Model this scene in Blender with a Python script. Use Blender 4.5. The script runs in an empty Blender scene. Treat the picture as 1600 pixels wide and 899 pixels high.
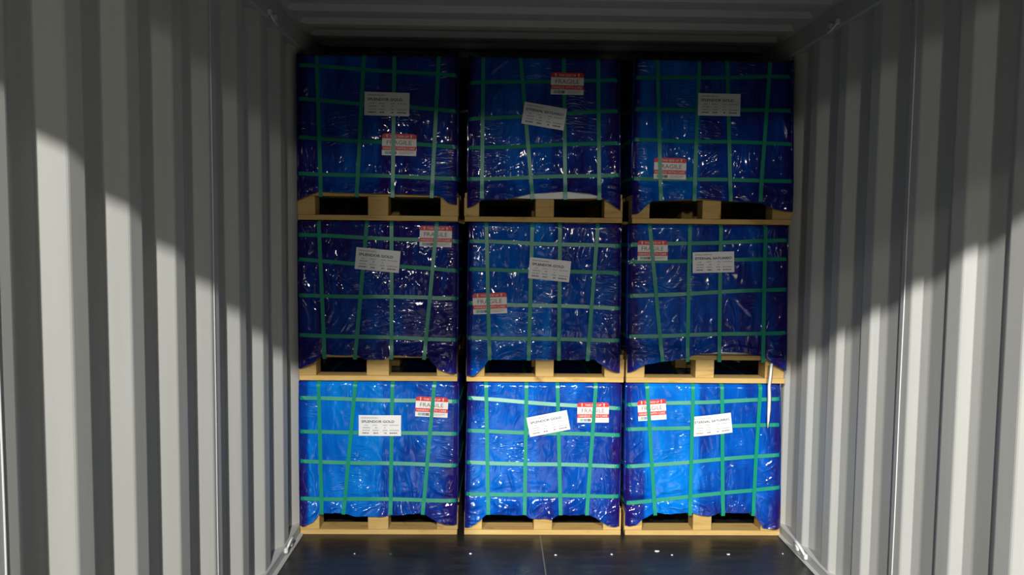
import bpy, math, random
import numpy as np
from mathutils import Vector, Matrix

# ------------------------------------------------------------------ camera
CX, CZ = -0.2294, 1.4316
YAW, PIT, ROL = 0.0200, -0.0667, 0.0106
FPX = 1208.55
fw = Vector((math.sin(YAW)*math.cos(PIT), math.cos(YAW)*math.cos(PIT), math.sin(PIT)))
r0 = Vector((math.cos(YAW), -math.sin(YAW), 0.0))
u0 = r0.cross(fw)
cam_r = math.cos(ROL)*r0 + math.sin(ROL)*u0
cam_u = -math.sin(ROL)*r0 + math.cos(ROL)*u0
cam_o = Vector((CX, 0.0, CZ))
scene = bpy.context.scene
col = scene.collection
cd = bpy.data.cameras.new('camera')
cd.sensor_fit = 'HORIZONTAL'; cd.sensor_width = 36.0; cd.lens = FPX/1600*36.0
cd.clip_start = 0.05
cam = bpy.data.objects.new('camera', cd); col.objects.link(cam)
m3 = Matrix((cam_r, cam_u, -fw)).transposed()
cam.matrix_world = Matrix.Translation(cam_o) @ m3.to_4x4()
scene.camera = cam

# ------------------------------------------------------------------ world, lights, exposure
world = bpy.data.worlds.new('night'); scene.world = world
world.use_nodes = True
wb = world.node_tree.nodes['Background']
wb.inputs[0].default_value = (0.75, 0.85, 1.0, 1); wb.inputs[1].default_value = 0.012

def flood(name, loc, aim, watts, radius, colour, cone=70):
    l = bpy.data.lights.new(name, 'SPOT'); l.energy = watts; l.shadow_soft_size = radius
    l.color = colour; l.spot_size = math.radians(cone); l.spot_blend = 0.4
    o = bpy.data.objects.new(name, l); col.objects.link(o); o.location = loc
    o.rotation_euler = (Vector(aim)-Vector(loc)).to_track_quat('-Z', 'Y').to_euler()
    return o
# two yard floodlights on one mast line, a third one far down the yard
flood('yard_floodlight', (0.30, -5.3, 4.61), (0, 1.0, 0.6), 4500, 0.07, (1.0, 0.985, 0.94))
flood('yard_floodlight', (-2.5, -5.3, 4.61), (0, 1.0, 0.6), 3350, 0.07, (1.0, 0.985, 0.94))
flood('side_floodlight', (-2.6, -5.6, 4.18), (0, 1.0, 0.8), 260, 0.10, (1.0, 0.97, 0.92))
flood('far_yard_floodlight', (1.9, -12.0, 3.85), (0, 1.0, 1.2), 1050, 0.22, (1.0, 0.97, 0.91), 50)
flood('far_yard_floodlight', (-3.2, -18.0, 3.85), (0, 1.0, 1.2), 1900, 0.30, (1.0, 0.97, 0.91), 45)

vs = scene.view_settings
vs.view_transform = 'Standard'; vs.look = 'None'; vs.gamma = 1.0
vs.use_curve_mapping = False; vs.exposure = 0.0

# ------------------------------------------------------------------ helpers
D = 3.609            # depth of the front of the stacks
def at(px, py, Y=D):
    d = fw*FPX + cam_r*(px-800.0) + cam_u*(449.5-py)
    p = cam_o + d*(Y/d.y)
    return p.x, p.z

def setp(o, label=None, cat=None, group=None, kind=None):
    if label: o['label'] = label
    if cat: o['category'] = cat
    if group: o['group'] = group
    if kind: o['kind'] = kind
    return o
def empty(name, loc):
    o = bpy.data.objects.new(name, None); o.location = loc; o.empty_display_size = 0.1
    col.objects.link(o); return o
def link(name, me, parent=None, loc=None):
    o = bpy.data.objects.new(name, me); col.objects.link(o)
    if parent is not None: o.parent = parent
    if loc is not None: o.location = loc
    return o
def mesh(name, verts, faces, mat, parent=None, off=(0, 0, 0), smooth=False):
    me = bpy.data.meshes.new(name)
    ox, oy, oz = off
    me.from_pydata([(v[0]-ox, v[1]-oy, v[2]-oz) for v in verts], [], faces)
    if mat: me.materials.append(mat)
    if smooth: me.polygons.foreach_set('use_smooth', [True]*len(me.polygons))
    me.update()
    return link(name, me, parent)
def box_geo(x0, x1, y0, y1, z0, z1, b=0.0):
    """box with chamfered edges (b)"""
    if b <= 0:
        v = [(x, y, z) for z in (z0, z1) for y in (y0, y1) for x in (x0, x1)]
        f = [(0,2,3,1),(4,5,7,6),(0,1,5,4),(2,6,7,3),(0,4,6,2),(1,3,7,5)]
        return v, f
    v = []; f = []
    def oct_(z, i):
        return [(x0+b+i,y0+i,z),(x1-b-i,y0+i,z),(x1-i,y0+b+i,z),(x1-i,y1-b-i,z),(x1-b-i,y1-i,z),(x0+b+i,y1-i,z),(x0+i,y1-b-i,z),(x0+i,y0+b+i,z)]
    for z, i in ((z0, b), (z0+b, 0), (z1-b, 0), (z1, b)): v += oct_(z, i)
    for k in range(3):
        for j in range(8):
            f.append((k*8+j, k*8+(j+1) % 8, (k+1)*8+(j+1) % 8, (k+1)*8+j))
    f.append(tuple(reversed(range(8)))); f.append(tuple(range(24, 32)))
    return v, f
def tube_geo(pts, r, n=8, closed=False):
    v = []; f = []; P = [Vector(p) for p in pts]; N = len(P)
    for i, p in enumerate(P):
        t = (P[(i+1) % N]-P[i-1]) if closed else (P[min(i+1, N-1)]-P[max(i-1, 0)])
        t.normalize()
        a = t.cross(Vector((0.31, 0.2, 0.93))).normalized(); b = t.cross(a)
        for k in range(n):
            q = p + r*(math.cos(2*math.pi*k/n)*a + math.sin(2*math.pi*k/n)*b); v.append(tuple(q))
    for i in range(N if closed else N-1):
        j = (i+1) % N
        for k in range(n): f.append((i*n+k, i*n+(k+1) % n, j*n+(k+1) % n, j*n+k))
    if not closed: f.append(tuple(reversed(range(n)))); f.append(tuple(range((N-1)*n, N*n)))
    return v, f

_rng = np.random.RandomState(7)
_perm = _rng.permutation(256); _perm = np.concatenate([_perm, _perm, _perm])
_ga = _rng.rand(256)*2*np.pi; _gx = np.cos(_ga); _gy = np.sin(_ga)
def perlin(x, y, seed=0):
    x = np.asarray(x, float)+seed*17.13+100; y = np.asarray(y, float)+seed*5.71+100
    xi = np.floor(x).astype(int); yi = np.floor(y).astype(int); xf = x-xi; yf = y-yi
    xi &= 255; yi &= 255
    u = xf*xf*xf*(xf*(xf*6-15)+10); w = yf*yf*yf*(yf*(yf*6-15)+10)
    def g(ix, iy, dx, dy):
        h = _perm[_perm[ix & 255]+(iy & 255)]
        return _gx[h]*dx+_gy[h]*dy
    a = g(xi, yi, xf, yf); b = g(xi+1, yi, xf-1, yf); c = g(xi, yi+1, xf, yf-1); d = g(xi+1, yi+1, xf-1, yf-1)
    return (a+u*(b-a))+w*((c+u*(d-c))-(a+u*(b-a)))
def sstep(a, b, x):
    t = np.clip((x-a)/(b-a), 0, 1); return t*t*(3-2*t)

# ------------------------------------------------------------------ materials
def new_mat(name):
    m = bpy.data.materials.new(name); m.use_nodes = True
    nt = m.node_tree; return m, nt, nt.nodes['Principled BSDF']
def N(nt, typ, **kw):
    n = nt.nodes.new(typ)
    for k, v in kw.items():
        if k.startswith('i_'):
            key = k[2:]; key = int(key) if key.isdigit() else key.replace('_', ' ')
            n.inputs[key].default_value = v
        else: setattr(n, k, v)
    return n
def L(nt, a, b): nt.links.new(a, b)
def flat(name, c, rough=0.5, spec=0.5, coat=0.0):
    m, nt, b = new_mat(name)
    b.inputs['Base Color'].default_value = (*c, 1); b.inputs['Roughness'].default_value = rough
    b.inputs['Specular IOR Level'].default_value = spec
    if coat: b.inputs['Coat Weight'].default_value = coat
    return m
def ramp(nt, fac, stops):
    r = N(nt, 'ShaderNodeValToRGB'); e = r.color_ramp.elements
    while len(e) < len(stops): e.new(0.5)
    for k, (p, c) in enumerate(stops):
        e[k].position = p; e[k].color = (*c, 1) if len(c) == 3 else c
    L(nt, fac, r.inputs[0]); return r

def paint_mat(name, c):
    m, nt, b = new_mat(name)
    tc = N(nt, 'ShaderNodeTexCoord')
    n1 = N(nt, 'ShaderNodeTexNoise', i_Scale=2.3, i_Detail=6.0, i_Roughness=0.6); L(nt, tc.outputs['Object'], n1.inputs['Vector'])
    mp = N(nt, 'ShaderNodeMapping'); mp.inputs['Scale'].default_value = (30, 30, 1.2); L(nt, tc.outputs['Object'], mp.inputs[0])
    n2 = N(nt, 'ShaderNodeTexNoise', i_Scale=1.0, i_Detail=3.0); L(nt, mp.outputs[0], n2.inputs['Vector'])
    mx = N(nt, 'ShaderNodeMath', operation='MULTIPLY'); L(nt, n1.outputs[0], mx.inputs[0]); L(nt, n2.outputs[0], mx.inputs[1])
    r = ramp(nt, mx.outputs[0], [(0.08, tuple(k*0.93 for k in c)), (0.36, c)])
    # sparse scuffs
    n3 = N(nt, 'ShaderNodeTexNoise', i_Scale=9.0, i_Detail=8.0, i_Roughness=0.75); L(nt, tc.outputs['Object'], n3.inputs['Vector'])
    r3 = ramp(nt, n3.outputs[0], [(0.69, (0, 0, 0)), (0.74, (1, 1, 1))])
    mi = N(nt, 'ShaderNodeMix', data_type='RGBA'); mi.inputs['B'].default_value = (c[0]*.62, c[1]*.6, c[2]*.57, 1)
    fm = N(nt, 'ShaderNodeMath', operation='MULTIPLY'); fm.inputs[1].default_value = 0.35; L(nt, r3.outputs[0], fm.inputs[0])
    L(nt, fm.outputs[0], mi.inputs['Factor']); L(nt, r.outputs[0], mi.inputs['A'])
    L(nt, mi.outputs['Result'], b.inputs['Base Color'])
    b.inputs['Roughness'].default_value = 0.55; b.inputs['Specular IOR Level'].default_value = 0.35
    bp = N(nt, 'ShaderNodeBump', i_Strength=0.08, i_Distance=0.002); L(nt, n3.outputs[0], bp.inputs['Height']); L(nt, bp.outputs[0], b.inputs['Normal'])
    return m
M_wall = paint_mat('grey_container_paint', (0.42, 0.42, 0.395))
M_ceil = paint_mat('grey_roof_paint', (0.40, 0.40, 0.385))
M_rail = paint_mat('rail_paint', (0.40, 0.40, 0.385))
M_bead = flat('weld_bead', (0.5, 0.5, 0.5), 0.3)
M_ring = flat('painted_lashing_steel', (0.55, 0.55, 0.53), 0.4)

def floor_material():
    m, nt, b = new_mat('black_phenolic_plywood')
    tc = N(nt, 'ShaderNodeTexCoord')
    n1 = N(nt, 'ShaderNodeTexNoise', i_Scale=3.0, i_Detail=7.0, i_Roughness=0.65); L(nt, tc.outputs['Object'], n1.inputs['Vector'])
    mp = N(nt, 'ShaderNodeMapping'); mp.inputs['Scale'].default_value = (5, 22, 1); L(nt, tc.outputs['Object'], mp.inputs[0])
    n2 = N(nt, 'ShaderNodeTexNoise', i_Scale=1.0, i_Detail=6.0, i_Roughness=0.7, i_Distortion=0.8); L(nt, mp.outputs[0], n2.inputs['Vector'])
    r = ramp(nt, n2.outputs[0], [(0.35, (0.009, 0.009, 0.009)), (0.60, (0.017, 0.0165, 0.016)), (0.76, (0.040, 0.038, 0.035))])
    L(nt, r.outputs[0], b.inputs['Base Color'])
    rr = ramp(nt, n1.outputs[0], [(0.3, (0.24,)*3), (0.7, (0.50,)*3)]); L(nt, rr.outputs[0], b.inputs['Roughness'])
    bp = N(nt, 'ShaderNodeBump', i_Strength=0.35, i_Distance=0.004); L(nt, n2.outputs[0], bp.inputs['Height']); L(nt, bp.outputs[0], b.inputs['Normal'])
    b.inputs['Specular IOR Level'].default_value = 0.45
    return m
M_floor = floor_material()
M_conc = flat('yard_concrete', (0.10, 0.098, 0.092), 0.9)

def wood_material(name, dark, mid, light):
    m, nt, b = new_mat(name)
    tc = N(nt, 'ShaderNodeTexCoord'); oi = N(nt, 'ShaderNodeObjectInfo')
    va = N(nt, 'ShaderNodeVectorMath', operation='ADD'); L(nt, tc.outputs['Object'], va.inputs[0])
    cx = N(nt, 'ShaderNodeCombineXYZ'); sc = N(nt, 'ShaderNodeMath', operation='MULTIPLY'); sc.inputs[1].default_value = 40
    L(nt, oi.outputs['Random'], sc.inputs[0]); L(nt, sc.outputs[0], cx.inputs[0]); L(nt, sc.outputs[0], cx.inputs[2]); L(nt, cx.outputs[0], va.inputs[1])
    mp = N(nt, 'ShaderNodeMapping'); mp.inputs['Scale'].default_value = (3.5, 30, 34); L(nt, va.outputs[0], mp.inputs[0])
    n1 = N(nt, 'ShaderNodeTexNoise', i_Scale=1.0, i_Detail=6.0, i_Roughness=0.6, i_Distortion=1.4); L(nt, mp.outputs[0], n1.inputs['Vector'])
    r = ramp(nt, n1.outputs[0], [(0.28, dark), (0.45, mid), (0.7, light)])
    n2 = N(nt, 'ShaderNodeTexNoise', i_Scale=9.0, i_Detail=3.0); L(nt, va.outputs[0], n2.inputs['Vector'])
    r2 = ramp(nt, n2.outputs[0], [(0.66, (0, 0, 0)), (0.74, (1, 1, 1))])
    mi = N(nt, 'ShaderNodeMix', data_type='RGBA'); mi.inputs['B'].default_value = (dark[0]*.45, dark[1]*.35, dark[2]*.3, 1)
    f = N(nt, 'ShaderNodeMath', operation='MULTIPLY'); f.inputs[1].default_value = 0.7
    L(nt, r2.outputs[0], f.inputs[0]); L(nt, f.outputs[0], mi.inputs['Factor']); L(nt, r.outputs[0], mi.inputs['A'])
    hv = N(nt, 'ShaderNodeHueSaturation'); vm = N(nt, 'ShaderNodeMapRange'); vm.inputs['To Min'].default_value = 0.85; vm.inputs['To Max'].default_value = 1.08
    L(nt, oi.outputs['Random'], vm.inputs['Value']); L(nt, vm.outputs[0], hv.inputs['Value']); L(nt, mi.outputs['Result'], hv.inputs['Color'])
    L(nt, hv.outputs[0], b.inputs['Base Color'])
    b.inputs['Roughness'].default_value = 0.75; b.inputs['Specular IOR Level'].default_value = 0.2
    bp = N(nt, 'ShaderNodeBump', i_Strength=0.3, i_Distance=0.002); L(nt, n1.outputs[0], bp.inputs['Height']); L(nt, bp.outputs[0], b.inputs['Normal'])
    return m
M_wood = wood_material('pine_board', (0.33, 0.195, 0.055), (0.415, 0.268, 0.090), (0.45, 0.315, 0.125))

def film_material():
    m, nt, b = new_mat('blue_stretch_film')
    at_ = N(nt, 'ShaderNodeAttribute', attribute_name='tone')
    tc = N(nt, 'ShaderNodeTexCoord'); oi = N(nt, 'ShaderNodeObjectInfo')
    va = N(nt, 'ShaderNodeVectorMath', operation='ADD'); L(nt, tc.outputs['Object'], va.inputs[0])
    cx = N(nt, 'ShaderNodeCombineXYZ'); sc = N(nt, 'ShaderNodeMath', operation='MULTIPLY'); sc.inputs[1].default_value = 50
    L(nt, oi.outputs['Random'], sc.inputs[0]); L(nt, sc.outputs[0], cx.inputs[0]); L(nt, sc.outputs[0], cx.inputs[2]); L(nt, cx.outputs[0], va.inputs[1])
    def mapped(scale, rot):
        mp = N(nt, 'ShaderNodeMapping'); mp.inputs['Scale'].default_value = scale; mp.inputs['Rotation'].default_value = rot
        L(nt, va.outputs[0], mp.inputs[0]); return mp.outputs[0]
    def noise(vec, det, rough, dist):
        n = N(nt, 'ShaderNodeTexNoise', i_Scale=1.0, i_Detail=det, i_Roughness=rough, i_Distortion=dist); L(nt, vec, n.inputs['Vector']); return n.outputs[0]
    def mth(op, a, b=None, c=None, clamp=False):
        n = N(nt, 'ShaderNodeMath', operation=op, use_clamp=clamp)
        for k, x in enumerate((a, b, c)):
            if x is None: continue
            if isinstance(x, (int, float)): n.inputs[k].default_value = x
            else: L(nt, x, n.inputs[k])
        return n.outputs[0]
    # overlapping film wraps; tall tone streaks also paint in dark fold shading
    n1 = noise(mapped((17, 17, 3.0), (0, 0.12, 0)), 4.0, 0.55, 0.7)
    n1b = noise(mapped((6, 6, 5.0), (0, -0.4, 0)), 3.0, 0.5, 0.5)
    tone = mth('ADD', mth('MULTIPLY_ADD', n1, 0.85, -0.445), mth('MULTIPLY_ADD', n1b, 0.6, -0.32))
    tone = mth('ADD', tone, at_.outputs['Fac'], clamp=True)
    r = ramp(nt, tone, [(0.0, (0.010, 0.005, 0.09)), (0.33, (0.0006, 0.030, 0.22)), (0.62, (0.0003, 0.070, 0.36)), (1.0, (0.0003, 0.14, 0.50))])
    L(nt, r.outputs[0], b.inputs['Base Color'])
    b.inputs['Roughness'].default_value = 0.075; b.inputs['Specular IOR Level'].default_value = 0.30
    # sharp creases, calm in places
    def crease(vec, k, dist):
        a = mth('ABSOLUTE', mth('SUBTRACT', noise(vec, 1.5, 0.5, dist), 0.5)); return mth('MULTIPLY', a, k, clamp=True)
    c1 = crease(mapped((17, 17, 5), (0, -0.6, 0)), 6.0, 1.3)
    c2 = crease(mapped((10, 10, 36), (0, 0.25, 0)), 6.0, 1.2)
    zone = noise(mapped((5, 5, 5), (0, 0, 0)), 2.0, 0.5, 0.3)
    z1 = mth('MULTIPLY_ADD', zone, 6.0, -2.8, clamp=True); z2 = mth('MULTIPLY_ADD', zone, -6.0, 2.9, clamp=True)
    h = mth('ADD', mth('MULTIPLY', c1, z1), mth('MULTIPLY', c2, mth('MULTIPLY', z2, 0.8)))
    b1 = N(nt, 'ShaderNodeBump', i_Strength=0.8, i_Distance=0.006); L(nt, h, b1.inputs['Height'])
    L(nt, b1.outputs[0], b.inputs['Normal'])
    return m
M_film = film_material()
def strap_material():
    m, nt, b = new_mat('green_plastic_strap')
    tc = N(nt, 'ShaderNodeTexCoord'); n = N(nt, 'ShaderNodeTexNoise', i_Scale=220.0, i_Detail=1.0); L(nt, tc.outputs['Object'], n.inputs['Vector'])
    bp = N(nt, 'ShaderNodeBump', i_Strength=0.25, i_Distance=0.001); L(nt, n.outputs[0], bp.inputs['Height']); L(nt, bp.outputs[0], b.inputs['Normal'])
    b.inputs['Base Color'].default_value = (0.0015, 0.185, 0.11, 1)
    b.inputs['Roughness'].default_value = 0.34; b.inputs['Specular IOR Level'].default_value = 0.42
    return m
M_strap = strap_material()
M_paper = flat('white_paper', (0.60, 0.60, 0.60), 0.7, 0.3)
M_vinyl = flat('white_vinyl', (0.60, 0.59, 0.56), 0.5, 0.3)
M_ink = flat('black_ink', (0.02, 0.02, 0.022), 0.7)
M_grey = flat('grey_ink', (0.27, 0.27, 0.27), 0.7)
M_mid = flat('dark_grey_ink', (0.10, 0.10, 0.10), 0.7)
M_red = flat('red_print', (0.46, 0.010, 0.010), 0.5)
M_pale = flat('pale_print', (0.60, 0.47, 0.44), 0.6)
M_brown = flat('brown_print', (0.17, 0.075, 0.07), 0.6)
M_g = flat('green_print', (0.16, 0.38, 0.20), 0.6); M_b = flat('violet_print', (0.20, 0.22, 0.40), 0.6); M_k = flat('umber_print', (0.13, 0.12, 0.11), 0.6)
M_core = flat('white_inner_sheet', (0.55, 0.54, 0.52), 0.6)
M_strip = flat('white_plastic_strip', (0.62, 0.60, 0.57), 0.4)
M_chip = flat('pale_chip', (0.6, 0.6, 0.57), 0.6)

# ------------------------------------------------------------------ the container
Y0, Y1 = 0.29, 6.10
ZC = 2.39
PITCH, SL, CR, DEP = 0.278, 0.062, 0.072, 0.036
RB, TB = 0.045, 0.095       # bottom and top rail heights
def wall(side):
    s = -1 if side == 'left' else 1
    ph = 1.6554 if s < 0 else 2.2252
    root = setp(empty('wall_'+side, (s*1.165, Y0, 0)), kind='structure',
                label='%s corrugated pale grey steel wall of the container' % side, cat='wall')
    off = tuple(root.location)
    k0 = math.floor((Y0-ph)/PITCH)-1
    prof = []
    k = k0
    while ph+k*PITCH < Y1+PITCH:
        y = ph+k*PITCH
        prof += [(y, DEP), (y+SL, 0), (y+SL+CR, 0), (y+2*SL+CR, DEP)]; k += 1
    def dep(y):
        for a, b in zip(prof, prof[1:]):
            if a[0] <= y <= b[0]: return a[1]+(b[1]-a[1])*(y-a[0])/max(1e-9, b[0]-a[0])
    ys = 1.6554+3*PITCH+SL+CR*.30
    seams = [Y0]+[q for q in (ys-4*PITCH, ys, ys+4*PITCH, ys+8*PITCH, ys+12*PITCH) if Y0+.1 < q < Y1-.1]+[Y1]
    if s > 0:
        ysr = 2.2252+SL+CR*.62
        ysr2 = ysr+PITCH
        seams = [Y0]+[q for q in (ysr2-4*PITCH, ysr2, ysr2+4*PITCH, ysr2+8*PITCH, ysr2+12*PITCH) if Y0+.1 < q < Y1-.1]+[Y1]
    for a, b in zip(seams, seams[1:]):
        pts = [(a, dep(a))]+[p for p in prof if a+1e-4 < p[0] < b-1e-4]+[(b, dep(b))]
        v = []; f = []; r = 0.006
        # soften folds a little
        pp = [pts[0]]
        for i in range(1, len(pts)-1):
            p, q, n = np.array(pts[i-1]), np.array(pts[i]), np.array(pts[i+1])
            da = (p-q)/np.linalg.norm(p-q); db = (n-q)/np.linalg.norm(n-q)
            rr = min(r, np.linalg.norm(p-q)*.45, np.linalg.norm(n-q)*.45)
            pp += [tuple(q+da*rr), tuple(q+(da+db)*rr*.28), tuple(q+db*rr)]
        pp.append(pts[-1])
        for y, d in pp:
            x = s*(1.165+d)
            v += [(x, y, 0.0), (x, y, ZC)]
        n = len(pp)
        for i in range(n-1): f.append((2*i, 2*i+2, 2*i+3, 2*i+1) if s < 0 else (2*i, 2*i+1, 2*i+3, 2*i+2))
        for y, d in pp:
            x = s*(1.165+d+0.002)
            v += [(x, y, 0.0), (x, y, ZC)]
        for i in range(n-1):
            o = 2*n; f.append((o+2*i, o+2*i+1, o+2*i+3, o+2*i+2) if s < 0 else (o+2*i, o+2*i+2, o+2*i+3, o+2*i+1))
        mesh('corrugated_panel', v, f, M_wall, root, off)
    for q in seams[1:-1]:
        x = s*(1.165+dep(q)-0.0005)
        v, f = tube_geo([(x, q+0.0008*math.sin(z*9), z) for z in np.linspace(RB, ZC-TB, 40)], 0.0024, 6)
        mesh('weld_bead', v, f, M_bead, root, off, True)
    # rails closing the corrugation at the bottom and the top
    x0, x1 = sorted((s*1.158, s*1.21))
    v, f = box_geo(x0, x1, Y0, Y1, 0.0, RB, 0.004); mesh('bottom_rail', v, f, M_rail, root, off)
    x0, x1 = sorted((s*1.155, s*1.21))
    v, f = box_geo(x0, x1, Y0, Y1, ZC-TB, ZC+0.03, 0.006); mesh('top_rail', v, f, M_rail, root, off)
    x0, x1 = sorted((s*1.138, s*1.158))
    v, f = box_geo(x0, x1, Y0, Y1, 0.0, 0.006, 0.002); mesh('floor_angle', v, f, M_rail, root, off)
    # corner post at the door
    x0, x1 = sorted((s*1.17, s*1.26))
    v, f = box_geo(x0, x1, Y0-0.12, Y0+0.02, -0.1, 2.5, 0.006); mesh('corner_post', v, f, M_rail, root, off)
    return root
wall('left'); wall('right')

# end wall
v = []; f = []
xs = np.arange(-1.25, 1.2501, 0.0695)
for i, x in enumerate(xs):
    d = 0.04 if (i % 4) in (1, 2) else 0.0
    v += [(x, Y1+d, 0), (x, Y1+d, ZC)]
for i in range(len(xs)-1): f.append((2*i, 2*i+1, 2*i+3, 2*i+2))
o = mesh('wall_back', v, f, M_wall); setp(o, 'corrugated end wall of the container behind the stacks', 'wall', kind='structure')

# roof with ribs across
RP, RPH = 0.2098, 3.4018
pr = []
k = math.floor((Y0-RPH)/RP)-1
while RPH+k*RP < Y1+RP:
    y = RPH+k*RP
    pr += [(y-0.015, 0.022), (y+0.015, 0.0), (y+0.075, 0.0), (y+0.105, 0.022)]; k += 1
pr = [p for p in pr if Y0 <= p[0] <= Y1]
pr = [(Y0, pr[0][1])]+pr+[(Y1, pr[-1][1])]
v = []; f = []
for y, d in pr:
    for x, e in ((-1.21, 0), (-1.135, 0), (-1.115, 1), (1.115, 1), (1.135, 0), (1.21, 0)): v.append((x, y, ZC+d*e+0.0))
for i in range(len(pr)-1):
    for j in range(5): f.append((i*6+j, (i+1)*6+j, (i+1)*6+j+1, i*6+j+1))
o = mesh('ceiling', v, f, M_ceil); setp(o, 'corrugated pale grey steel roof of the container seen from inside', 'ceiling', kind='structure')

# door header
v, f = box_geo(-1.21, 1.21, Y0-0.12, Y0+0.02, 2.277, 2.5, 0.006)
v = [(x, y, z+(0.0125*x if z < 2.4 else 0)) for x, y, z in v]
o = mesh('trim_1', v, f, M_rail); setp(o, 'steel header above the door opening of the container', 'header', kind='structure')

# floor of plywood sheets with a seam along the middle
fl = setp(empty('floor', (0, Y0, 0)), 'glossy black plywood floor of the container', 'floor', kind='structure')
for (a, b) in ((Y0-0.1, 2.70), (2.703, 5.1), (5.103, Y1)):
    for (x0, x1) in ((-1.165, -0.012), (-0.006, 1.165)):
        v, f = box_geo(x0, x1, a, b, -0.028, 0.0, 0.0012); mesh('plywood_sheet', v, f, M_floor, fl, tuple(fl.location))
v, f = box_geo(-0.0125, -0.0055, Y0-0.1, Y1, -0.028, -0.0012); mesh('seam_filler', v, f, flat('seam_sealant', (0.10, 0.10, 0.095), 0.6), fl, tuple(fl.location))
v, f = box_geo(-1.22, 1.22, Y0-0.1, Y1, -0.09, -0.0285); mesh('subfloor', v, f, M_rail, fl, tuple(fl.location))
# yard outside the door
v, f = box_geo(-16, 16, -30, Y0-0.13, -0.25, -0.10)
o = mesh('ground', v, f, M_conc); setp(o, 'concrete yard in front of the container door', 'ground', kind='structure')

# ------------------------------------------------------------------ pallets
PH = 0.133
def pallet(label, xl, xr, z0, blocks, front, depth=0.934):
    root = setp(empty('wooden_pallet', ((xl+xr)/2, front, z0)), label, 'pallet', 'pine pallets under the blue bundles')
    off = tuple(root.location)
    rnd = random.Random(int((xl+3)*1000+z0*77))
    ys = (front, front+depth/2-0.05, front+depth-0.1)
    for yi, y in enumerate(ys):
        if yi == 1:          # only the centre block between the two runners
            a, b = blocks[1]; v, f = box_geo(a, b, y, y+0.098, z0, z0+0.111, 0.002); mesh('block', v, f, M_wood, root, off); continue
        v, f = box_geo(xl+rnd.uniform(0, .004), xr-rnd.uniform(0, .004), y, y+0.10, z0, z0+0.024, 0.0015); mesh('bottom_board', v, f, M_wood, root, off)
        for (a, b) in blocks:
            v, f = box_geo(a, b, y+rnd.uniform(.001, .004), y+0.098, z0+0.024, z0+0.111, 0.002); mesh('block', v, f, M_wood, root, off)
    n = 7; w = 0.105
    for i in range(n):
        y = front+(depth-w)*i/(n-1)
        v, f = box_geo(xl+rnd.uniform(0, .006), xr-rnd.uniform(0, .006), y, y+w, z0+0.111, z0+PH, 0.0015); mesh('deck_board', v, f, M_wood, root, off)
    return root

# ------------------------------------------------------------------ text
_txt = {}
def text_geo(s, bold=0.0):
    """unit text: verts 2D normalised to 0..1 x 0..1, faces"""
    if (s, bold) in _txt: return _txt[(s, bold)]
    c = bpy.data.curves.new('t', 'FONT'); c.body = s; c.resolution_u = 3; c.offset = bold; c.fill_mode = 'FRONT'
    o = bpy.data.objects.new('t', c); col.objects.link(o)
    dg = bpy.context.evaluated_depsgraph_get(); me = bpy.data.meshes.new_from_object(o.evaluated_get(dg))
    V = np.array([v.co[:2] for v in me.vertices]); F = [tuple(p.vertices) for p in me.polygons]
    bpy.data.objects.remove(o); bpy.data.curves.remove(c); bpy.data.meshes.remove(me)
    V = (V-V.min(0))/(V.max(0)-V.min(0))
    _txt[(s, bold)] = (V, F); return V, F

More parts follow.
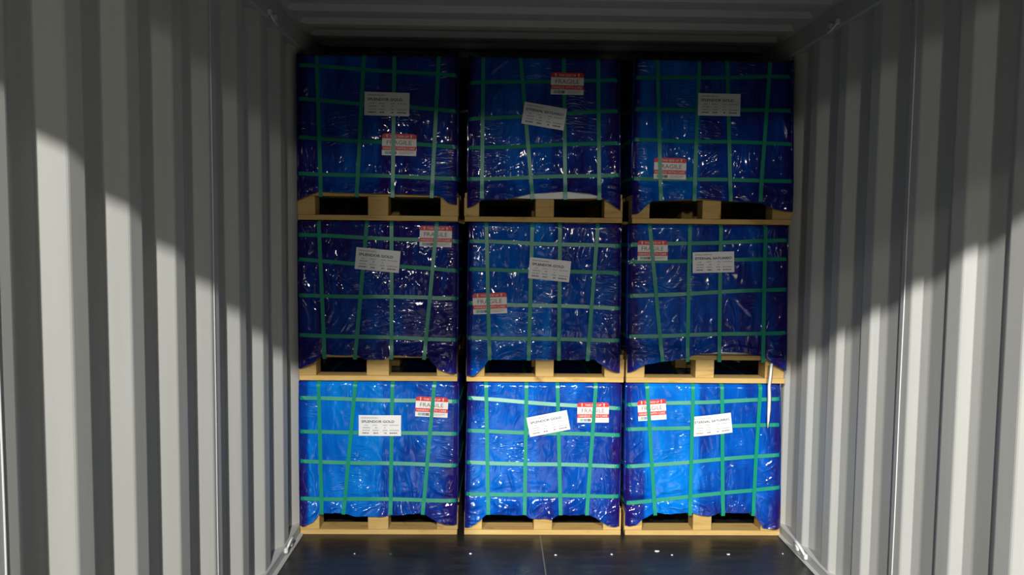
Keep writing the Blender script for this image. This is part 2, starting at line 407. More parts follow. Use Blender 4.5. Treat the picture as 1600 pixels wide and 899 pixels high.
# ------------------------------------------------------------------ wrapped bundles
class Bundle:
    def __init__(s, spec, idx):
        s.__dict__.update(spec); s.idx = idx
        Yf = s.Yf = D+spec.get('dy', 0.0)
        z_t = at((s.xl[0]+s.xr[0])/2, s.ytop)[1]
        s.Zt = s.zt if s.zt else z_t
        s.Zb = s.z0+PH
        lim = lambda x: max(-1.155, min(1.155, x))
        s.XL = (lim(at(s.xl[0], s.ytop)[0]), lim(at(s.xl[1], s.ybot)[0])); s.XR = (lim(at(s.xr[0], s.ytop)[0]), lim(at(s.xr[1], s.ybot)[0]))
        s.V = [(at(a, s.vy[0]), at(b, s.vy[1])) for a, b in s.vert]     # ((x,z) top, (x,z) bottom)
        s.H = [(at(s.hx[0], a), at(s.hx[1], b)) for a, b in s.hor]
        s.prof = [at(a, b) for a, b in s.bot]
        s.depth = 0.95; s.r = 0.022
        s.lab = s.place(s.label); s.fra = s.place(s.fragile)
    def place(s, q):
        cx, cy, w, h, rot = q
        x, z = at(cx, cy); k = D/FPX
        return (x, z, w*k, h*k, -math.radians(rot))
    def edges(s, z):
        t = (z-s.Zb)/(s.Zt-s.Zb); t = np.clip(t, -0.2, 1.0)
        return s.XL[1]+(s.XL[0]-s.XL[1])*t, s.XR[1]+(s.XR[0]-s.XR[1])*t
    def base(s, x, z):
        i = s.idx
        d = 0.007*perlin(np.asarray(x)*2.6, np.asarray(z)*2.6, i) + 0.0035*perlin(np.asarray(x)*7, np.asarray(z)*5, i+40)
        xl, xr = s.edges(np.asarray(z, float))
        e = np.minimum(np.asarray(x)-xl, xr-np.asarray(x)); e = np.clip(e, 0, s.r)
        d = d*sstep(0, .06, e+.02) - (s.r-np.sqrt(np.maximum(0, s.r**2-(s.r-e)**2)))
        return d - s.lean*np.clip(np.asarray(z, float)-s.Zb, 0, None)
    def surf(s, x, z, off):
        return (x, s.Yf-float(s.base(x, z))-off, z)
    def mask(s, x, z):
        m = np.ones_like(x)
        for (a, b) in s.V:
            xs = a[0]+(b[0]-a[0])*(z-a[1])/(b[1]-a[1]); m = np.minimum(m, 0.0+sstep(0.008, 0.05, abs(x-xs)))
        for (a, b) in s.H:
            zs = a[1]+(b[1]-a[1])*(x-a[0])/(b[0]-a[0]); m = np.minimum(m, 0.0+sstep(0.008, 0.05, abs(z-zs)))
        for (cx, cz, w, h, r) in (s.lab, s.fra):
            c, q = math.cos(r), math.sin(r); u = (x-cx)*c+(z-cz)*q; v = -(x-cx)*q+(z-cz)*c
            dd = np.maximum(abs(u)-w/2, abs(v)-h/2); m = np.minimum(m, sstep(0.006, 0.045, dd))
        return m
    def wrinkle(s, x, z):
        i = s.idx
        w1 = perlin(x*5, z*5, i+3)*.12; w2 = perlin(x*5, z*5, i+9)*.12
        th = 0.25+0.35*math.sin(i*2.1)
        c, q = math.cos(th), math.sin(th)
        X = (x+w1)*c+(z+w2)*q; Z = -(x+w1)*q+(z+w2)*c
        r1 = np.clip(1-abs(perlin(X*12, Z*3.0, i+1))*3.4, 0, 1)**1.6
        th = -0.75; c, q = math.cos(th), math.sin(th)
        X2 = (x+w2)*c+(z+w1)*q; Z2 = -(x+w2)*q+(z+w1)*c
        r2 = np.clip(1-abs(perlin(X2*17, Z2*4.0, i+2))*3.4, 0, 1)**1.6
        zone = sstep(-.15, .35, perlin(x*3.2, z*3.2, i+5))
        zone2 = sstep(-.1, .35, perlin(x*3.0, z*3.0, i+6))
        sk = sstep(s.Zb+0.16, s.Zb+0.02, z)
        r3 = np.clip(1-abs(perlin((x+w1)*4.0, (z+w2*.5)*19, i+7))*2.4, 0, 1)**1.6
        r4 = np.clip(1-abs(perlin((x-w1)*9.0+z*6, (z+w2*.5)*15-x*4, i+8))*2.6, 0, 1)**2
        return 0.0065*r1*(0.3+zone) + 0.0055*r2*zone2 + sk*(0.012*r3+0.006*r4) + 0.0022*perlin(x*8, z*8, i+11) + 0.0006*perlin(x*26, z*20, i+12)
    def zbot(s, x):
        p = s.prof; return np.interp(x, [a[0] for a in p], [a[1] for a in p])
    def build(s):
        root = setp(empty('wrapped_bundle', ((s.XL[1]+s.XR[1])/2, s.Yf, s.Zb)), s.text, 'bundle', 'blue wrapped bundles stacked three by three')
        s.root = root; s.off = tuple(root.location)
        # ---- inner load
        xl, xr = max(s.XL), min(s.XR)
        v, f = box_geo(xl+0.03, xr-0.03, s.Yf+0.035, s.Yf+s.depth-0.03, s.Zb+0.0006, s.Zt-0.02, 0.006)
        mesh('inner_load', v, f, M_core, root, s.off)
        # ---- film
        nf, nc, ns, nb, nv = 190, 5, 20, 12, 180
        rows = []; tones = []
        tt = np.linspace(0, 1, nv+1)
        r = s.r
        for t in tt:
            zc = s.Zb+(s.Zt-s.Zb)*t
            XLz, XRz = s.edges(zc)
            XLz -= 0; fx = XLz+(XRz-XLz)*(np.arange(nf+1)/nf)
            # denser at the rounded ends
            u = np.arange(nf+1)/nf; u = u+0.035*np.sin(2*np.pi*u)*-1*0.9; fx = XLz+(XRz-XLz)*u
            zb = s.zbot(fx); z = zb+(s.Zt-zb)*t
            fy = s.base(fx, z); w = s.wrinkle(fx, z)
            m = s.mask(fx, z); em = sstep(0.0, .03, np.minimum(fx-XLz, XRz-fx))
            sk = sstep(s.Zb+0.05, s.Zb-0.02, z)
            fy = fy+w*m*em-0.0008 + sk*0.006
            # rounded top edge
            tz = np.clip(s.Zt-z, 0, r); fy = fy-(r-np.sqrt(np.maximum(0, r*r-(r-tz)**2)))*0.8
            fy = np.where(z < s.Zb+0.004, np.maximum(fy, -0.004), fy)
            row = [(a, s.Yf-b, c) for a, b, c in zip(fx, fy, z)]
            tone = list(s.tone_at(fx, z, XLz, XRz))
            # right side, back, left side
            zr = zb[-1]; zl = zb[0]
            zz = lambda k, a, b: (a+(b-a)*k)
            side_b = s.Zb+0.002
            for k in range(1, ns+1):
                q = k/ns; y = s.Yf+(0.006 if (k == 1 and zc < s.Zb+.1) else r*q+(s.depth)*(k-1)/(ns-1)*0.9999+0.008*(1-q)) if k < ns else s.Yf+s.depth
                z_b = side_b; z2 = z_b+(s.Zt-z_b)*t
                d = (0.003*float(perlin(y*9, z2*4, s.idx+21))+0.007*math.sin(math.pi*min(1, t*1.0))**0.4)*math.sin(math.pi*min(1.0, q))**0.5
                xx = XRz+d
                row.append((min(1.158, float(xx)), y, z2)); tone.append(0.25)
            for k in range(1, nb+1):
                q = k/nb; xx = XRz+(XLz-XRz)*q; z2 = side_b+(s.Zt-side_b)*t
                row.append((float(xx), s.Yf+s.depth, z2)); tone.append(0.3)
            for k in range(1, ns):
                q = 1-k/ns; kk = ns-k; y = s.Yf+(0.006 if (kk == 1 and zc < s.Zb+.1) else r*q+(s.depth)*(kk-1)/(ns-1)*0.9999+0.008*(1-q))
                z_b = side_b; z2 = z_b+(s.Zt-z_b)*t
                d = (0.003*float(perlin(y*9, z2*4, s.idx+22))+0.007*math.sin(math.pi*min(1, t*1.0))**0.4)*math.sin(math.pi*min(1.0, q))**0.5
                xx = XLz-d
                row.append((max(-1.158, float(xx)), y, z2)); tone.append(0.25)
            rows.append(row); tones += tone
        n = len(rows[0]); V = [p for row in rows for p in row]
        F = []
        for i in range(nv):
            for j in range(n): F.append((i*n+j, i*n+(j+1) % n, (i+1)*n+(j+1) % n, (i+1)*n+j))
        # top sheet: rings drawn in towards the middle
        cx = (s.XL[0]+s.XR[0])/2; cy = s.Yf+s.depth/2; last = rows[-1]; bi = nv*n
        for k, sc in enumerate((0.9, 0.6, 0.25)):
            for (x, y, z) in last:
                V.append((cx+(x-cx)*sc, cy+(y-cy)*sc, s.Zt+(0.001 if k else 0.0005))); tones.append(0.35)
            for j in range(n): F.append((bi+j, bi+(j+1) % n, bi+n+(j+1) % n, bi+n+j))
            bi += n
        F.append(tuple(bi+j for j in range(n)))
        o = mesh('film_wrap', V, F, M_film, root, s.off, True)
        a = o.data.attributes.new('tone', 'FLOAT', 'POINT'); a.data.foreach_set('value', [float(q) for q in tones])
        # ---- white sheet peeping out under the film
        if s.white:
            (a, b, y0, y1) = s.white; n = 24; V = []; F = []
            for k in range(n+1):
                px = a+(b-a)*k/n; e = math.sin(math.pi*k/n)**0.5
                x, z1 = at(px, y1-3.0*(1-e)); z2 = at(px, y0)[1]
                yy = s.Yf+0.0045-0.002*e
                V += [(x, yy, z1), (x, yy, z2), (x, yy+0.001, z1), (x, yy+0.001, z2)]
            for k in range(n):
                i, j = 4*k, 4*k+4; F += [(i, j, j+1, i+1), (i+2, i+3, j+3, j+2), (i, i+2, j+2, j)]
            o2 = mesh('inner_sheet', V, F, M_core, root, s.off); o2['label'] = 'white sheet showing below the blue film'
        # ---- straps
        for hi, (a, b) in enumerate(s.H): s.h_strap(a, b, hi)
        for (a, b) in s.V: s.v_strap(a, b)
        s.shipping_label(); s.fragile_sticker()
    def tone_at(s, x, z, xl, xr):
        u = (x-xl)/(xr-xl); t = np.full_like(u, 0.42)
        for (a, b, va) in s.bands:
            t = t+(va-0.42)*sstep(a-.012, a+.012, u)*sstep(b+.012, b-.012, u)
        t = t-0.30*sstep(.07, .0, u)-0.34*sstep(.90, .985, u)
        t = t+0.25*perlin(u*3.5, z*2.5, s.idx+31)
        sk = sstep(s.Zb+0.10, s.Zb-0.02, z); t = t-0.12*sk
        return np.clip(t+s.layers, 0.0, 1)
    def ribbon(s, P, W, Nn, hw, th, closed):
        v = []; f = []
        for p, w, nn in zip(P, W, Nn):
            p, w, nn = Vector(p), Vector(w), Vector(nn)
            for a, b in ((-hw, 0), (hw, 0), (hw, th), (-hw, th)): v.append(tuple(p+w*a+nn*b))
        n = len(P)
        for i in range(n if closed else n-1):
            j = (i+1) % n
            for k in range(4): f.append((i*4+k, j*4+k, j*4+(k+1) % 4, i*4+(k+1) % 4))
        if not closed: f.append((3, 2, 1, 0)); f.append(tuple((n-1)*4+k for k in range(4)))
        mesh('strap', v, f, M_strap, s.root, s.off)
    def h_strap(s, a, b, hi):
        zf = lambda x: a[1]+(b[1]-a[1])*(x-a[0])/(b[0]-a[0])
        P = []; W = []; Nn = []
        xl, xr = s.edges(zf((a[0]+b[0])/2))
        tilt = 0.19+0.05*math.sin(hi*3+s.idx)
        for u in np.linspace(0, 1, 64):
            u = u-0.03*math.sin(2*math.pi*u); x = xl+(xr-xl)*u; z = zf(x)+0.0015*math.sin(u*9+hi)
            ang = 0.0; e = min(x-xl, xr-x)
            if e < s.r: ang = math.acos(max(-1, min(1, 1-(s.r-e)/s.r)))-math.pi/2; ang = abs(ang)*(1 if x > (xl+xr)/2 else -1)
            nn = Vector((math.sin(ang), -math.cos(ang), 0)); 
            k = tilt*(1-min(1, abs(ang)))
            p = Vector(s.surf(x, z, 0.0)) + nn*0.002
            up = Vector((0, 0, 1))-nn*k; up.normalize()
            P.append(p); W.append(up); Nn.append((nn+Vector((0, 0, 1))*k).normalized())
        for q in np.linspace(0.1, 1, 6):
            P.append((min(1.16, xr+0.002+0.0085*math.sin(math.pi*q)**.5), s.Yf+s.r+(s.depth-s.r+.003)*q, zf(xr))); W.append((0, 0, 1)); Nn.append((1, 0, 0) if q < 1 else (.7, .7, 0))
        for q in np.linspace(0.1, 1, 6):
            P.append((xr+(xl-xr)*q, s.Yf+s.depth+0.003, zf(xr+(xl-xr)*q))); W.append((0, 0, 1)); Nn.append((0, 1, 0) if q < 1 else (-.7, .7, 0))
        for q in np.linspace(0.9, 0.1, 6):
            P.append((max(-1.16, xl-0.002-0.0085*math.sin(math.pi*q)**.5), s.Yf+s.r+(s.depth-s.r)*q, zf(xl))); W.append((0, 0, 1)); Nn.append((-1, 0, 0))
        s.ribbon(P, W, Nn, 0.0088, 0.0009, True)
    def v_strap(s, a, b):
        xf = lambda z: a[0]+(b[0]-a[0])*(z-a[1])/(b[1]-a[1])
        P = []; W = []; Nn = []
        zlow = s.z0+0.106
        for z in np.linspace(zlow, s.Zt, 60):
            x = xf(z); w = Vector((xf(z+.01)-x, 0, .01)).normalized(); w = Vector((w.z, 0, -w.x))
            tz = max(0, min(s.r, s.Zt-z)); back = (s.r-math.sqrt(max(0, s.r**2-(s.r-tz)**2)))*.8
            y = s.Yf-float(s.base(x, z))-0.0066+back
            y -= 0.005*float(sstep(s.Zb+0.05, s.Zb-0.01, z))
            P.append((x, y, z)); W.append(w); Nn.append((0, -1, 0) if tz >= s.r else (0, -.7, .7))
        xt, xb = xf(s.Zt), xf(zlow)
        for q in np.linspace(0.05, 1, 8): P.append((xt, s.Yf+s.depth*q+.004*q, s.Zt+0.0016)); W.append((1, 0, 0)); Nn.append((0, 0, 1) if q < 1 else (0, .7, .7))
        for q in np.linspace(0.9, 0, 6): P.append((xt+(xb-xt)*(1-q), s.Yf+s.depth+.004, zlow+(s.Zt-zlow)*q)); W.append((1, 0, 0)); Nn.append((0, 1, 0) if q > 0 else (0, .7, -.7))
        for q in np.linspace(0.9, 0.1, 5): P.append((xb, s.Yf+s.depth*q, zlow)); W.append((1, 0, 0)); Nn.append((0, 0, -1))
        s.ribbon(P, W, Nn, 0.0088, 0.0009, True)
    # -- flat print mapped on the film face
    def mapper(s, place, off, curl=0.0):
        cx, cz, w, h, r = place; c, q = math.cos(r), math.sin(r)
        def f(u, v, lift=0.0):        # u,v in 0..1, v down
            a = (u-.5)*w; b = (.5-v)*h
            x = cx+a*c-b*q; z = cz+a*q+b*c
            bend = curl*(2*u-1)**2
            p = s.surf(x, z, off+lift); return (p[0], p[1]+bend, p[2])
        return f
    def sheet(s, name, f, rect, mat, parent, lift=0.0, nx=14, ny=7, rnd=0.0):
        u0, v0, u1, v1 = rect; v = []; fc = []
        for j in range(ny+1):
            for i in range(nx+1):
                uu = u0+(u1-u0)*i/nx; vv = v0+(v1-v0)*j/ny
                if rnd and j == 0 and i in (0, nx): vv += rnd*(v1-v0)
                v.append(f(uu, vv, lift))
        for j in range(ny):
            for i in range(nx):
                k = j*(nx+1)+i; fc.append((k, k+nx+1, k+nx+2, k+1))
        return mesh(name, v, fc, mat, parent, s.off)
    def text_on(s, name, f, items, mat, parent, lift):
        v = []; fc = []
        for it in items:
            if len(it) == 4:         # bar: u0 v0 u1 v1
                u0, v0, u1, v1 = it; k = len(v); v += [f(u0, v1, lift), f(u1, v1, lift), f(u1, v0, lift), f(u0, v0, lift)]; fc.append((k, k+1, k+2, k+3))
            else:
                txt, bold, u0, v0, u1, v1 = it; V, F = text_geo(txt, bold); k = len(v)
                v += [f(u0+(u1-u0)*p[0], v1+(v0-v1)*p[1], lift) for p in V]; fc += [tuple(k+i for i in q) for q in F]
        return mesh(name, v, fc, mat, parent, s.off)
    def shipping_label(s):
        f = s.mapper(s.lab, 0.0098, s.curl)
        o = s.sheet('shipping_label', f, (0, 0, 1, 1), M_paper, s.root); o['label'] = 'white printed paper label'
        b = s.sheet('label_backing', s.mapper(s.lab, 0.0092, s.curl), (0, 0, 1, 1), M_paper, o)
        end = 0.84 if s.title.startswith('SPL') else 0.945
        s.text_on('title_text', f, [(s.title, 0.022, .065, .245, end, .365)], M_ink, o, 0.0006)
        rr = random.Random(s.idx)
        def words(a, b, y, h):
            out = []; x = a
            while x < b-.012:
                w = rr.uniform(.018, .05); out.append((x, y, min(b, x+w), y+h)); x += w+.009
            return out
        g = words(.06, .47, .105, .045)
        for (a, b) in ((.13, .22), (.33, .45), (.58, .68), (.73, .95)): g += words(a, b, .46, .04)
        for (a, b) in ((.10, .27), (.39, .45), (.605, .63)): g += words(a, b, .575, .055)
        for (a, b) in ((.09, .26), (.33, .47), (.57, .68), (.73, .95)): g += words(a, b, .71, .045)
        s.text_on('fine_print', f, g, M_grey, o, 0.0005)['kind'] = 'stuff'
        d = []
        for (a, b) in ((.085, .26), (.35, .46), (.60, .66), (.73, .93)): d += words(a, b, .835, .055)
        s.text_on('fine_print', f, d, M_mid, o, 0.0005)['kind'] = 'stuff'
    def fragile_sticker(s):
        f = s.mapper(s.fra, 0.0092 if s.over else 0.0052)
        o = s.sheet('fragile_sticker', f, (0, 0, 1, 1), M_vinyl, s.root, rnd=.12); o['label'] = 'red and white fragile sticker'
        s.sheet('red_band', f, (0, 0, 1, .225), M_red, o, 0.0003, 14, 2, .3)
        s.sheet('red_band', f, (0, .575, 1, .765), M_red, o, 0.0003, 14, 2)
        s.text_on('sticker_text', f, [('THIS SIDE UP', 0.012, .235, .075, .765, .17)], M_pale, o, 0.0006)
        s.text_on('sticker_text', f, [('HANDLE WITH CARE', 0.012, .04, .615, .955, .725)], M_pale, o, 0.0006)
        ar = []
        s.text_on('sticker_text', f, [('FRAGILE', 0.004, .135, .305, .86, .505)], M_brown, o, 0.0006)
        # arrows
        for c in (.145, .845):
            v = [f(c+du, vv, .0006) for (du, vv) in ((-.014, .19), (.014, .19), (.014, .10), (.034, .10), (0, .03), (-.034, .10), (-.014, .10))]
            mesh('arrow_mark', v, [tuple(range(7))], M_pale, o, s.off)
        for (a, b, m) in ((.085, .19, M_g), (.20, .31, M_b), (.32, .43, M_k)): s.sheet('icon_square', f, (a, .81, b, .945), m, o, 0.0004, 2, 2)
        g = []
        for y in (.82, .865, .91): g += [(.50, y, .92-.1*(y > .9), y+.018)]
        s.text_on('fine_print', f, g, M_grey, o, 0.0005)['kind'] = 'stuff'

# pixel readings of the nine loads: columns left/middle/right, rows top/middle/bottom
Zr = {'b': 0.0, 'm': None, 't': None}
Zr['m'] = at(846, 598)[1]; Zr['t'] = at(846, 347.5)[1]
TOPZ = at(846, 86)[1]
SPECS = [
 dict(row='t', c='left', xl=(463, 462), xr=(715, 714), ytop=86, ybot=303, vy=(91, 303), vert=[(493, 502), (567, 558), (615, 614), (685, 675)],
  hx=(463, 712), hor=[(99.5, 116.5), (153, 173), (214, 229), (271, 279)],
  bot=[(455, 318), (478, 308), (497, 300), (561, 302), (610, 303.5), (675, 305), (690, 308), (701, 318), (715, 321)],
  label=(604, 162, 69, 36, .8), title='SPLENDOR GOLD', fragile=(623.5, 226, 53, 33.5, 1.0), over=False,
  pal=(457, 716), blk=[(458, 491), (574, 606), (688, 716)], bands=[(.12, .50, .62)]),
 dict(row='t', c='middle', xl=(733, 730), xr=(968, 970), ytop=86, ybot=310, vy=(97, 310), vert=[(755, 753), (814.5, 832), (882, 883), (936, 936)],
  hx=(733, 967), hor=[(128, 124), (186, 172), (231, 223), (280, 273.5)],
  bot=[(725, 327), (740, 322), (753, 313), (790, 312), (830, 303), (883, 299.5), (920, 303), (937, 307), (953, 318), (970, 330), (976, 331)],
  label=(850.5, 181, 66.5, 34, 8.7), title='ETERNAL SATUARIO', fragile=(887, 129.6, 51, 34, .5), over=True,
  pal=(725, 974), blk=[(725, 753), (837, 866), (945, 973.6)], bands=[(.08, .25, .6), (.25, .55, .68)]),
 dict(row='t', c='right', xl=(994, 988), xr=(1241, 1240), ytop=86, ybot=312, vy=(99, 311), vert=[(1029, 1032), (1095, 1084), (1139, 1140.5), (1206, 1187)],
  hx=(992, 1239), hor=[(120, 118.5), (170, 172), (218, 224.5), (279, 283)],
  bot=[(987, 335), (996, 334), (1017, 315), (1095, 311), (1131, 314), (1188, 318), (1209, 327), (1224, 330), (1243, 332)],
  label=(1125, 163, 66, 34.5, .5), title='SPLENDOR GOLD', fragile=(1047, 263.5, 50.5, 33, 1.0), over=False,
  pal=(988, 1242), blk=[(988, 1016), (1099, 1128), (1209, 1240)], bands=[(.04, .42, .75)]),
 dict(row='m', c='left', xl=(464, 464), xr=(715, 714), ytop=346, ybot=555, vy=(350, 554), vert=[(498.7, 507.6), (573.5, 555.7), (612, 612), (682.7, 663.5)],
  hx=(468, 713), hor=[(367, 377.6), (406, 423), (462, 466), (523.5, 531)],
  bot=[(454, 576), (468.5, 576), (493, 565), (507.6, 554), (557.5, 555), (572, 562), (600, 562), (611, 555), (668, 558), (685.5, 577), (707, 584), (721, 584.7)],
  label=(590.5, 406.5, 68.5, 34, 5), title='SPLENDOR GOLD', fragile=(681, 369.7, 50, 32.5, 1), over=False,
  pal=(457, 714.5), blk=[(457, 493), (572, 607), (682, 714)], bands=[(.2, .5, .5)]),
 dict(row='m', c='middle', xl=(733, 729), xr=(971, 969), ytop=350, ybot=560, vy=(352, 559), vert=[(760, 765), (831.7, 826), (875, 873), (934, 918)],
  hx=(731, 970), hor=[(377, 385), (421, 427), (474, 481.5), (528, 532)],
  bot=[(726.7, 588), (743, 585), (757, 572), (764, 562), (928, 562), (945.5, 574), (967, 583), (981, 585)],
  label=(858.5, 421.6, 64.5, 33, 5.3), title='SPLENDOR GOLD', fragile=(765.5, 474, 53, 33, -2.5), over=False,
  pal=(728, 976), blk=[(728, 757), (837, 865.5), (945, 976)], bands=[(.03, .4, .72), (.4, .55, .85)]),
 dict(row='m', c='right', xl=(984, 981), xr=(1232, 1230), ytop=350, ybot=558, vy=(355, 558.6), vert=[(1015, 1034), (1077.5, 1073.5), (1126, 1123), (1196, 1191)],
  hx=(985, 1230), hor=[(383, 376), (409.4, 405), (463, 452), (526, 520)],
  bot=[(976.7, 585), (990, 578.6), (1010, 568.6), (1037, 565), (1073.5, 559.6), (1087, 553.6), (1127, 550), (1160, 551), (1190, 556), (1207, 568.6), (1227, 580), (1232, 578.6)],
  label=(1114, 410, 65.5, 32.5, -2), title='ETERNAL SATUARIO', fragile=(1019.5, 391.6, 47, 31.5, -.5), over=False,
  pal=(979, 1229.6), blk=[(979, 1008), (1088, 1117), (1197, 1227)], bands=[(.06, .4, .62)]),
 dict(row='b', c='left', xl=(466, 463), xr=(716, 714), ytop=598, ybot=803, vy=(599, 800), vert=[(498, 503.6), (555.6, 537.6), (613.4, 610.5), (679, 661)],
  hx=(465, 711), hor=[(622, 628), (675, 678), (721, 727), (779, 782)],
  bot=[(460.4, 822.6), (473, 822), (490, 815), (500.7, 802), (524.5, 800.6), (557, 805), (576, 806), (609, 806), (634, 802), (660, 802), (673, 808), (693, 818), (715, 821)],
  label=(594, 664.6, 66.5, 33, 0), title='SPLENDOR GOLD', fragile=(674.7, 636, 51, 32, 2.5), over=False,
  pal=(464, 715), blk=[(464, 498), (574, 609), (682, 715)], bands=[(.06, .52, .88), (.52, .9, .56)]),
 dict(row='b', c='middle', xl=(731, 726), xr=(972, 968), ytop=600, ybot=804, vy=(601, 802), vert=[(759.6, 763), (822.6, 819.6), (871, 875.6), (931, 916.6)],
  hx=(729, 961), hor=[(622, 638.4), (673.5, 680), (723, 728.4), (772, 775.6)],
  bot=[(724, 826), (736.6, 822.5), (753, 809.7), (760.4, 804), (821, 805), (828, 809.7), (861, 809.7), (874, 804), (916, 803.4), (930.5, 808), (949, 820.6), (971, 824)],
  label=(856.6, 661.5, 65, 31.5, -11.3), title='SPLENDOR GOLD', fragile=(926.5, 644.6, 50, 32, -.5), over=False,
  pal=(725, 971), blk=[(725, 753), (834, 863), (943, 971)], bands=[(.03, .46, .64), (.46, .9, .44)]),
 dict(row='b', c='right', xl=(980, 977), xr=(1220, 1220), ytop=602, ybot=802, vy=(602, 800), vert=[(1010.5, 1023), (1082.6, 1077.5), (1127.6, 1128.7), (1187.6, 1176)],
  hx=(978.5, 1215.5), hor=[(633, 624), (671.7, 664), (730, 711), (786.6, 761.7)],
  bot=[(974.6, 822.5), (993, 819), (1004, 809.7), (1024, 801), (1081, 801), (1106, 805), (1128, 800.5), (1176, 800.5), (1183, 811.5), (1192, 825), (1216, 826), (1221.6, 822.5)],
  label=(1112, 663.5, 63, 32, -6.6), title='ETERNAL SATUARIO', fragile=(1018.4, 640.6, 45, 33, -4), over=False,
  pal=(976.5, 1221), blk=[(976, 1004), (1084, 1113), (1190, 1220)], bands=[(.12, .47, .92), (.47, .9, .5)]),
]
rowname = {'t': 'topmost', 'm': 'middle', 'b': 'lowest'}
for i, sp in enumerate(SPECS):
    z0 = Zr[sp['row']]
    nxt = {'b': Zr['m'], 'm': Zr['t'], 't': TOPZ}[sp['row']]
    px0, px1 = sp['pal']; py = {'t': 345, 'm': 597, 'b': 838}[sp['row']]
    X = lambda p: max(-1.156, min(1.156, at(p, py-15)[0]))
    front = D+0.012
    zl_ = z0+0.106; bl = []
    vs_ = [(at(a, sp['vy'][0]), at(b, sp['vy'][1])) for a, b in sp['vert']]
    sx = [a[0]+(b[0]-a[0])*(zl_-a[1])/(b[1]-a[1]) for a, b in vs_]
    for a, b in [(X(a), X(b)) for a, b in sp['blk']]:
        for x in sx:
            if x-.013 < b and x+.013 > a:
                if x > (a+b)/2: b = x-.013
                else: a = x+.013
        bl.append((a, b))
    pallet('pine pallet carrying the %s blue bundle of the %s stack' % (rowname[sp['row']], sp['c']),
           X(px0), X(px1), z0, bl, front)
    sp['white'] = {('t', 'middle'): (792, 940, 292, 311), ('m', 'right'): (1080, 1170, 544, 552.6)}.get((sp['row'], sp['c'])); sp['z0'] = z0; sp['zt'] = nxt-0.0035; sp['layers'] = {('m', 'left'): -0.24, ('t', 'left'): -0.16, ('t', 'middle'): -0.16, ('t', 'right'): -0.12, ('m', 'right'): -0.12, ('m', 'middle'): -0.08}.get((sp['row'], sp['c']), 0.0); sp['lean'] = 0.05 if sp['row'] == 't' else 0.0  # tone offset paints the upper rows' shade into their film colour
    sp['curl'] = 0.004 if (sp['row'], sp['c']) == ('b', 'right') else 0.0005
    sp['text'] = 'blue film-wrapped bundle with green straps, %s of the three in the %s stack' % (rowname[sp['row']], sp['c'])
    Bundle(sp, i+1).build()

# ------------------------------------------------------------------ small things
# white strip of plastic hanging from the middle pallet of the right stack
pts = [(1203, 567), (1201, 585), (1199, 602), (1200, 622), (1199.5, 640), (1198, 655), (1196.5, 667)]
wid = [.0075, .008, .0085, .010, .010, .007, .002]
v = []; f = []
for k, ((a, b), w) in enumerate(zip(pts, wid)):
    x, z = at(a, b); y = D-0.024-0.004*math.sin(k*1.3)
    for dx, dy in ((-w, 0), (0, -.0025), (w, 0), (0, .0004)): v.append((x+dx, y+dy, z))
for k in range(len(pts)-1):
    for j in range(4): f.append((k*4+j, k*4+(j+1) % 4, (k+1)*4+(j+1) % 4, (k+1)*4+j))
f += [(3, 2, 1, 0), tuple((len(pts)-1)*4+j for j in range(4))]
bx = at(1197, 667)
o = mesh('plastic_strip', v, f, M_strip, None, (0, 0, 0), True); setp(o, 'torn white plastic strip hanging down from a pallet of the right stack', 'strip')

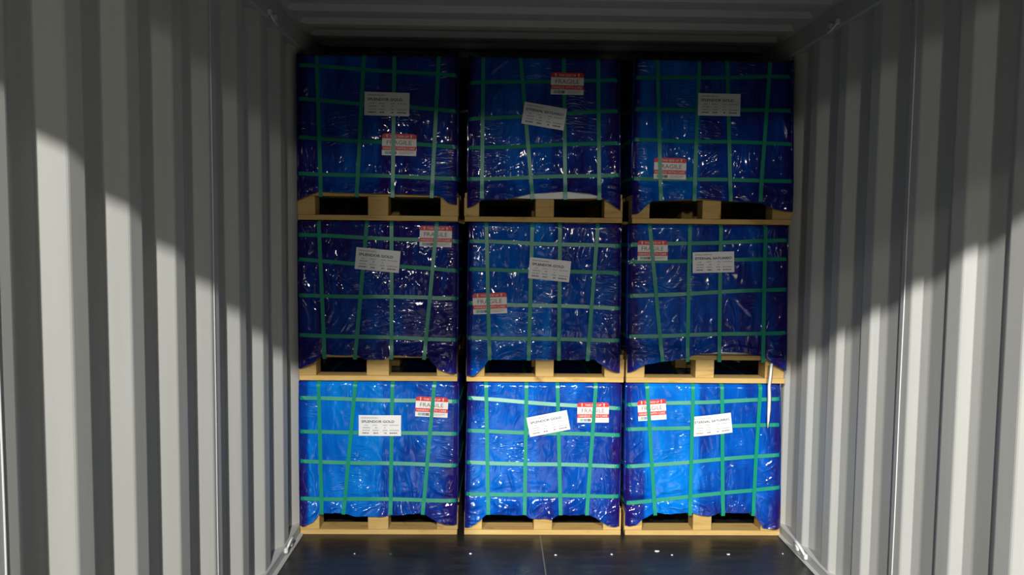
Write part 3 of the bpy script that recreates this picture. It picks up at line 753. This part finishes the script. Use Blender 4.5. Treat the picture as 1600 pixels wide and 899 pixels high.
def lashing_ring(label, base, axis_y, out, up, R, r, mat, ang):
    root = setp(empty('lashing_ring', base), label, 'lashing ring', 'lashing rings on the container rails')
    pts = []
    b = Vector(base)
    o_ = Vector(out)
    for k in range(15):
        a = math.pi*k/14
        d = Vector((0, 1, 0))*math.cos(a)*R + o_*math.sin(a)*R*1.05
        pts.append(b+d)
    v, f = tube_geo(pts, r, 8); mesh('ring', v, f, mat, root, base, True)
    for sgn in (-1, 1):
        p = b+Vector((0, sgn*R, 0))
        v, f = box_geo(p.x-.008, p.x+.008, p.y-.012, p.y+.012, p.z-.012, p.z+.012, .003); mesh('weld_lug', v, f, mat, root, base)
    return root
lashing_ring('pale lashing ring low on the left wall beside the floor edge', (-1.150, 3.40, 0.030), 1, Vector((.35, 0, .94)).normalized(), 1, 0.038, 0.0055, M_ring, 0)
lashing_ring('pale lashing ring low on the right wall beside the floor edge', (1.148, 3.36, 0.028), 1, Vector((-.45, 0, .9)).normalized(), 1, 0.048, 0.0065, M_ring, 0)
lashing_ring('dim lashing ring high on the right wall under the roof', (1.148, 3.22, 2.315), 1, Vector((-.5, 0, -.86)).normalized(), 1, 0.036, 0.0055, M_ring, 0)
lashing_ring('dim lashing ring high on the left wall under the roof', (-1.148, 3.22, 2.315), 1, Vector((.4, 0, -.92)).normalized(), 1, 0.036, 0.0055, M_ring, 0)

# chips lying on the floor
def floor_at(px, py):
    d = fw*FPX + cam_r*(px-800.0) + cam_u*(449.5-py); t = -cam_o.z/d.z; p = cam_o+d*t; return p.x, p.y
rnd = random.Random(3)
CHIPS = [(1027, 862, .016, 'largest pale chip lying on the black floor before the right stack'),
 (1050, 868, .006, 'tiny pale chip on the floor just right of the largest chip'),
 (1138, 867, .009, 'small pale chip on the floor before the middle of the right stack'),
 (735, 866, .008, 'small pale chip on the floor before the gap beside the left stack'),
 (868, 868, .007, 'small pale chip on the floor next to the plywood seam'),
 (956, 867, .007, 'small pale chip on the floor before the right end of the middle stack'),
 (1223, 866, .005, 'tiny pale chip on the floor near the lashing ring of the right wall'),
 (554, 866, .005, 'tiny pale chip on the floor before the left stack')]
for k, (px, py, w, lab) in enumerate(CHIPS):
    x, y = floor_at(px, py); n = 7; ring = []
    for j in range(n):
        a = 2*math.pi*j/n; q = w*rnd.uniform(.55, 1.0); ring.append((x+math.cos(a)*q, y+math.sin(a)*q*.8))
    v = [(a, b, 0.0002) for a, b in ring]+[(x+(a-x)*.75, y+(b-y)*.75, 0.002+rnd.uniform(0, .002)) for a, b in ring]
    f = [(j, (j+1) % n, n+(j+1) % n, n+j) for j in range(n)]+[tuple(range(n, 2*n)), tuple(reversed(range(n)))]
    setp(mesh('debris_chip', v, f, M_chip), lab, 'debris', 'pale chips on the floor')
